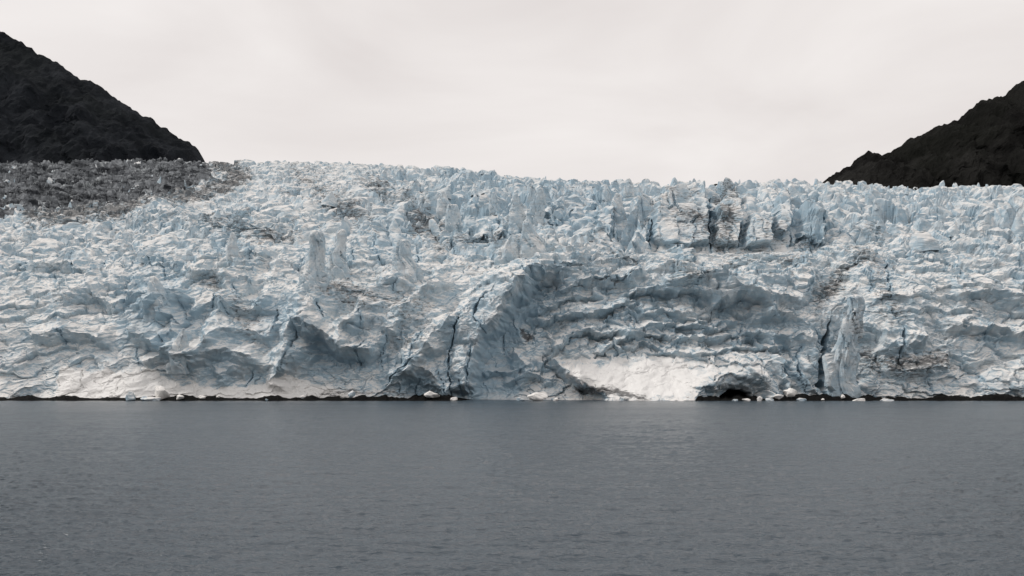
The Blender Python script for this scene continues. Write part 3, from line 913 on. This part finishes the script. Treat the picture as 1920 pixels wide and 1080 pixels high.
# ------------------------------------------------------------------ hero spires
def spire(name, rows, Y0=None, thick=0.8, lean=0.0, seed=0, rough=0.15, label=None, mat=None, sink=1.5):
    """free-standing tower: rows of (centre px, py, half width px), top first"""
    r = np.array(rows, float)
    base_row = r[-1].copy()
    r = np.vstack([r, [base_row[0], base_row[1] + 26, base_row[2]]])
    nr, ns = 48, 56
    t = np.linspace(0, 1, nr)
    k = np.linspace(0, 1, len(r))
    cx = np.interp(t, k, r[:, 0]); cy = np.interp(t, k, r[:, 1]); hw = np.interp(t, k, r[:, 2])
    ker = np.array([1, 2, 3, 2, 1]) / 9
    for a in (cx, hw): a[2:-2] = np.convolve(a, ker, 'valid')
    ang = np.linspace(0, 2 * math.pi, ns, endpoint=False)
    TT, AA = np.meshgrid(t, ang, indexing='ij')
    if Y0 is None:
        ds = [depth_at(base_row[0] + k_ * base_row[2], base_row[1] - 4, 5) for k_ in (-0.6, -0.2, 0.2, 0.6)]
        ds = [q_ for q_ in ds if q_]
        Y0 = (float(np.mean(ds)) if ds else 470.0)
        Y0 = Y0 + sink + 0.9 * thick * base_row[2] * Y0 / FPX
    m = Y0 / FPX
    HW = np.interp(TT, t, hw) * m
    cap = np.sqrt(np.clip(1 - (1 - np.clip(TT / 0.06, 0, 1)) ** 2, 0, 1))
    HW = HW * (0.15 + 0.85 * cap)
    ca, sa = np.cos(AA), np.sin(AA)
    ex = 2.6
    rad = (np.abs(ca) ** ex + np.abs(sa) ** ex) ** (-1 / ex)
    h = (cy[-1] - cy[0]) * m
    hwm = float(hw.mean()) * m
    arc = np.minimum(AA, 2 * math.pi - AA) * hwm
    nz = 1 + rough * 1.3 * fbm(ca * hwm / 4 + seed * 7.1, sa * hwm / 4 + TT * h / 9.0, 4, seed) + rough * 1.1 * blocks(arc / 3.6 + 0.25 * fbm(arc / 3, TT * h / 3, 2, seed), TT * h / 6.0 + 0.35 * arc, seed + 4, 2.0, 0.7, 0.12)
    x = (np.interp(TT, t, cx) - 960) * m + HW * rad * ca * nz
    y = Y0 + HW * thick * rad * sa * nz + lean * (1 - TT) * h + np.clip(TT - 1 + 1.6 / len(r), 0, 1) * 8
    z = EYE + (HZ - np.interp(TT, t, cy)) * m + 0.25 * fbm(AA, TT * 9, 3, seed + 9) * (TT > 0.02)
    v = np.stack([x.ravel(), y.ravel() - 400, z.ravel()], 1)
    idx = np.arange(nr * ns).reshape(nr, ns)
    nxt = np.roll(idx, -1, 1)
    q = np.stack([idx[:-1], idx[1:], nxt[1:], nxt[:-1]], -1).reshape(-1, 4)
    o = mesh_np(name, v, q, mat or M_PIN, glacier)
    if label: o['label'] = label
    return o

spire('ice_pinnacle', [(594, 432, 8), (593, 442, 13), (596, 462, 12), (594, 480, 14), (590, 500, 19), (588, 520, 26), (588, 545, 30)], None, 0.8, seed=1, label='taller blunt ice pillar of a standing pair')
spire('ice_pinnacle', [(643, 430, 5), (642, 440, 9), (640, 460, 10), (633, 480, 14), (634, 500, 18), (638, 525, 22)], None, 0.8, seed=2, label='slimmer pointed ice pillar of a standing pair')
spire('ice_pinnacle', [(757, 449, 8), (757, 462, 13), (755, 480, 17), (763, 500, 26), (766, 525, 30)], None, 0.8, seed=3, label='round headed ice pillar with a spreading skirt')
spire('ice_pinnacle', [(437, 436, 4), (437, 446, 7), (435, 462, 9), (436, 485, 12)], None, 0.8, seed=4)
spire('ice_horn', [(968, 362, 2), (968, 376, 7), (970, 392, 14), (972, 406, 18), (972, 425, 19)], None, 0.6, seed=5, label='grey triangular ice horn, the left one of a pair')
spire('ice_horn', [(1014, 352, 5), (1012, 366, 9), (1008, 384, 12), (1005, 402, 17), (1004, 422, 19)], None, 0.6, seed=6, label='grey ice horn with a slanting top, the right one of a pair')
spire('ice_peak', [(989, 410, 3), (989, 420, 9), (992, 438, 15), (996, 456, 24), (1000, 480, 30)], None, 0.7, seed=7)
spire('ice_peak', [(962, 440, 4), (960, 452, 9), (955, 468, 18), (952, 490, 24)], None, 0.7, seed=8)
spire('leaning_ice_tower', [(1603, 553, 9), (1604, 563, 14), (1601, 585, 15), (1597, 610, 19), (1589, 640, 17), (1584, 665, 23), (1578, 700, 24), (1580, 752, 32)], None, 0.8, seed=10, rough=0.2, label='blunt ice tower leaning out beside a dark cleft', sink=-1, mat=M_STAIN)
spire('ice_peak', [(288, 518, 5), (290, 530, 9), (294, 552, 18), (296, 580, 24)], None, 0.8, seed=11)
spire('ice_peak', [(344, 615, 3), (342, 628, 7), (338, 648, 14), (330, 675, 18)], None, 0.8, seed=12)
spire('ice_tooth', [(1157, 362, 3), (1157, 376, 9), (1158, 392, 14), (1158, 415, 16)], None, 0.8, seed=13)
spire('ice_tooth', [(1136, 346, 2), (1137, 360, 7), (1137, 382, 10)], None, 0.8, seed=14)
spire('ice_tooth', [(1178, 334, 3), (1180, 350, 8), (1180, 372, 11)], None, 0.8, seed=15)
spire('ice_tooth', [(848, 383, 8), (848, 398, 11), (850, 428, 14)], None, 0.8, seed=16)
spire('ice_tooth', [(830, 358, 3), (832, 376, 11), (834, 404, 15)], None, 0.8, seed=17)
spire('ice_tooth', [(926, 360, 3), (926, 378, 7), (927, 402, 10)], None, 0.8, seed=18)

# ------------------------------------------------------------------ seracs strewn over the icefall
def serac_mesh(seed, kind):
    g = np.random.default_rng(seed)
    nr, ns = 16, 22
    t = np.linspace(0, 1, nr); a = np.linspace(0, 2 * math.pi, ns, endpoint=False)
    TT, AA = np.meshgrid(t, a, indexing='ij')
    if kind == 0: prof = 0.10 + 0.9 * t ** 0.9                      # pointed
    elif kind == 1: prof = np.minimum(1, 0.45 + 0.9 * t) * (t > 0) + 0.3 * (t == 0)   # blocky
    else: prof = 0.22 + 0.78 * t ** 0.6                             # fin
    rad = np.interp(TT, t, prof)
    sx, sy = (1.0, 0.8) if kind < 2 else (1.0, 0.45)
    p = np.stack([rad * np.cos(AA) * sx, rad * np.sin(AA) * sy, 2.2 * (1 - TT)], -1)
    p[..., 0] += (g.random() - 0.5) * 0.7 * (1 - TT); p[..., 1] += (g.random() - 0.6) * 0.5 * (1 - TT)
    for _ in range(9):                                              # shear it with flat breaks
        n = g.normal(size=3) * np.array([1, 1, 0.55]); n /= np.linalg.norm(n)
        off = 0.55 + 0.45 * g.random() + (1.0 if n[2] > 0.3 else 0.35) * abs(n[2])
        dd_ = p @ n - off
        p = p - np.clip(dd_, 0, None)[..., None] * n * 0.92
    k = 1 + 0.10 * fbm(p[..., 0] * 2 + seed, p[..., 2] * 2 + p[..., 1], 4, seed)
    p[..., 0] *= k; p[..., 1] *= k
    idx = np.arange(nr * ns).reshape(nr, ns); nxt = np.roll(idx, -1, 1)
    q = np.stack([idx[:-1], idx[1:], nxt[1:], nxt[:-1]], -1).reshape(-1, 4)
    o = mesh_np('serac', p.reshape(-1, 3), q, M_ICE_OBJ, glacier)
    me = o.data
    bpy.data.objects.remove(o)
    return me

SM = [serac_mesh(700 + i, (0, 1, 0, 2, 1, 0, 2, 1, 0, 0, 1, 2)[i]) for i in range(12)]
placed = 0
tries = 0
while placed < 240 and tries < 6000:
    tries += 1
    d = 70 + 560 * random.random() ** 1.3
    px = random.uniform(-40, 1960)
    if px < 560 and random.random() < 0.75: continue
    if px < 470 and d > 200: continue
    if 1200 < px < 1500 and d < 330: continue
    sx_, sy_, sz_ = surf(px, d)
    s_ = 1.4 + (4.2 if d < 260 else 2.0) * random.random() ** 2.2
    if px < 640: s_ *= 0.7
    o = bpy.data.objects.new('serac', random.choice(SM))
    C.objects.link(o); o.parent = glacier
    hh = s_ * random.uniform(0.85, 1.6 if s_ < 3 else 1.15)
    o.location = (sx_, sy_ - 400, sz_ - 0.55 * hh)
    o.scale = (s_ * random.uniform(0.8, 1.5), s_, hh)
    o.rotation_euler = (random.uniform(-0.15, 0.2), random.uniform(-0.22, 0.22), random.uniform(0, 6.28))
    placed += 1

# ------------------------------------------------------------------ black gravel shore
nu, nv = 900, 14
su = np.linspace(-160, 2080, nu)
strip = np.interp(su, [-160, 240, 262, 300, 420, 560, 690, 720, 800, 850, 868, 900, 1130, 1160, 1300, 1440, 1470, 1560, 1640, 1680, 2080],
                  [1.0, 0.8, 0.6, 1.0, 1.1, 1.0, 1.0, 1.7, 1.3, 0.8, 0.0, -0.9, -0.9, 0.3, 1.0, 0.9, 1.5, 1.4, 1.2, 0.9, 1.0])
Sx, St = np.meshgrid(su, np.linspace(0, 1, nv))
HT = np.tile(strip, (nv, 1))
edge = 378 + 1.2 * fbm(su / 60, su * 0 + 4, 3, 811)
Ys = np.tile(edge, (nv, 1)) + St * 26
HT = np.where(HT > 0, HT * 1.2 * np.clip(0.75 + 0.9 * fbm(Sx / 38, Sx * 0 + 1.5, 4, 861), 0.05, 1.6), HT)
Zs = -0.4 + (HT + 0.4) * sstep(0, 0.28, St) + (0.20 * fbm(Sx / 6, St * 6, 4, 821)) * np.clip(HT, 0, 1) + np.clip(St - 0.4, 0, 1) * 1.0
Xs = (Sx - 960) / FPX * Ys
idx = np.arange(nu * nv).reshape(nv, nu)
q = np.stack([idx[:-1, :-1], idx[:-1, 1:], idx[1:, 1:], idx[1:, :-1]], -1).reshape(-1, 4)
beach = mesh_np('beach', np.stack([Xs.ravel(), Ys.ravel(), Zs.ravel()], 1), q, M_GRAVEL)
tag(beach, 'thin black gravel shore between the ice and the sea', kind='structure')

# ------------------------------------------------------------------ stranded ice
def chunk(px, py, w, h, Y0, label, seed, kind='ice_chunk'):
    g = np.random.default_rng(900 + seed)
    nr, ns = 18, 28
    th = np.linspace(0.02, math.pi - 0.02, nr); a = np.linspace(0, 2 * math.pi, ns, endpoint=False)
    TH, AA = np.meshgrid(th, a, indexing='ij')
    p = np.stack([np.sin(TH) * np.cos(AA), np.sin(TH) * np.sin(AA), np.cos(TH)], -1)
    for _ in range(13):
        n = g.normal(size=3); n /= np.linalg.norm(n)
        off = 0.48 + 0.35 * g.random()
        dd_ = p @ n - off
        p = p - np.clip(dd_, 0, None)[..., None] * n * 0.95
    k = 1 + 0.16 * fbm(p[..., 0] * 1.7 + seed, p[..., 2] * 1.7 + p[..., 1] * 1.3, 4, seed)
    p = p * k[..., None]
    m = Y0 / FPX
    p = p * np.array([w * m / 2, w * m / 2 * 0.8, h * m * 0.62])
    p[..., 2] += h * m * 0.34
    idx = np.arange(nr * ns).reshape(nr, ns); nxt = np.roll(idx, -1, 1)
    q = np.stack([idx[:-1], idx[1:], nxt[1:], nxt[:-1]], -1).reshape(-1, 4)
    o = mesh_np(kind, p.reshape(-1, 3), q, M_SNOW if seed % 3 else M_ICE_OBJ)
    z = max(-0.3, EYE + (HZ - py) / FPX * 380 )
    Y0 = 379.0 + 4.5 * max(0.0, z) / 1.6
    x, y, z = px2w(px, py, Y0)
    o.location = (x, y, z)
    tag(o, label, 'ice chunk', 'ice chunks stranded along the shore')
    return o

CH = [
    (280, 753, 44, 13, 384, 'largest white ice chunk, low and rounded, at the waterline beside the avalanche snow'),
    (303, 744, 34, 22, 391, 'blocky ice boulder resting behind the largest low chunk'),
    (338, 748, 17, 9, 388, 'round white ice chunk next to the blocky ice boulder'),
    (246, 749, 22, 18, 388, 'ice boulder at the outer end of the avalanche snow'),
    (378, 747, 16, 6, 388, 'low snowy ice chunk on the black shore below the avalanche snow'),
    (409, 745, 8, 4, 387, 'tiny ice bit on the black gravel below the snow slope'),
    (500, 751, 7, 4, 384, 'pebble sized white ice bit at the edge of the gravel'),
    (567, 747, 11, 6, 387, 'small white ice chunk below the end of the avalanche snow'),
    (642, 745, 13, 8, 387, 'small ice lump just beside the dark gravel mound'),
    (659, 744, 16, 12, 388, 'crumbly white ice chunk touching the dark gravel mound'),
    (852, 751, 15, 7, 384, 'white ice wedge at the foot of the cracked pillar'),
    (808, 744, 34, 13, 391, 'pile of white ice fallen inside the blue arch'),
    (976, 751, 18, 7, 383, 'flat pale ice floe at the foot of the central cliff'),
    (1006, 750, 42, 19, 386, 'big crumbly heap of ice at the foot of the central cliff'),
    (1042, 752, 14, 8, 384, 'small ice lump beside the big crumbly heap'),
    (1378, 752, 16, 4, 383, 'thin ice sliver at the water in front of the cave'),
    (1401, 752, 20, 5, 384, 'flat ice floe in front of the cave beside the thin sliver'),
    (1424, 752, 12, 11, 384, 'pointed ice chunk at the edge of the cave mouth'),
    (1442, 752, 19, 7, 384, 'low ice chunk next to the pointed one by the cave'),
    (1461, 747, 20, 9, 387, 'rounded ice chunk between the cave and the ice rubble'),
    (1482, 741, 26, 15, 391, 'heap of ice rubble on the gravel beyond the cave'),
    (1503, 753, 20, 8, 383, 'white ice wedge on the black shore below the fluted ice'),
    (1581, 747, 11, 8, 387, 'small ice knob at the foot of the leaning tower'),
    (1612, 753, 30, 8, 383, 'wide flat white ice floe below the leaning tower'),
    (1660, 753, 34, 6, 383, 'long low ice floe at the water past the leaning tower'),
    (1543, 750, 8, 4, 385, 'tiny ice bit on the gravel below the dark cleft'),
    (1289, 747, 7, 4, 386, 'tiny ice bit on the gravel under the snow slope'),
]
for i, (a, b, c, d_, e, lab) in enumerate(CH):
    chunk(a, b, c, d_, e, lab, i)

# ------------------------------------------------------------------ dark rock on the skyline
def boulder(px, py, w, h):
    g = np.random.default_rng(5)
    i = int(round((px - U0) / (U1 - U0) * (NU - 1)))
    j = int(np.argmin(PYY[:, i]))
    Yq, py = float(Y[j, i]) + 3.0, float(PYY[j, i]) + 0.5     # sits on the highest ice of that column
    nr, ns = 14, 20
    th = np.linspace(0.02, math.pi - 0.02, nr); a = np.linspace(0, 2 * math.pi, ns, endpoint=False)
    TH, AA = np.meshgrid(th, a, indexing='ij')
    p = np.stack([np.sin(TH) * np.cos(AA), np.sin(TH) * np.sin(AA), np.cos(TH)], -1)
    for _ in range(9):
        n = g.normal(size=3); n /= np.linalg.norm(n)
        p = p - np.clip(p @ n - (0.6 + 0.3 * g.random()), 0, None)[..., None] * n
    m = Yq / FPX
    p = p * np.array([w * m / 2, w * m / 2, h * m])
    idx = np.arange(nr * ns).reshape(nr, ns); nxt = np.roll(idx, -1, 1)
    q = np.stack([idx[:-1], idx[1:], nxt[1:], nxt[:-1]], -1).reshape(-1, 4)
    o = mesh_np('boulder', p.reshape(-1, 3), q, M_ROCK_R)
    o.location = px2w(px, py, Yq)
    tag(o, 'small dark boulder poking up on the icefall skyline', 'boulder')
boulder(1343, 342, 12, 3.6)
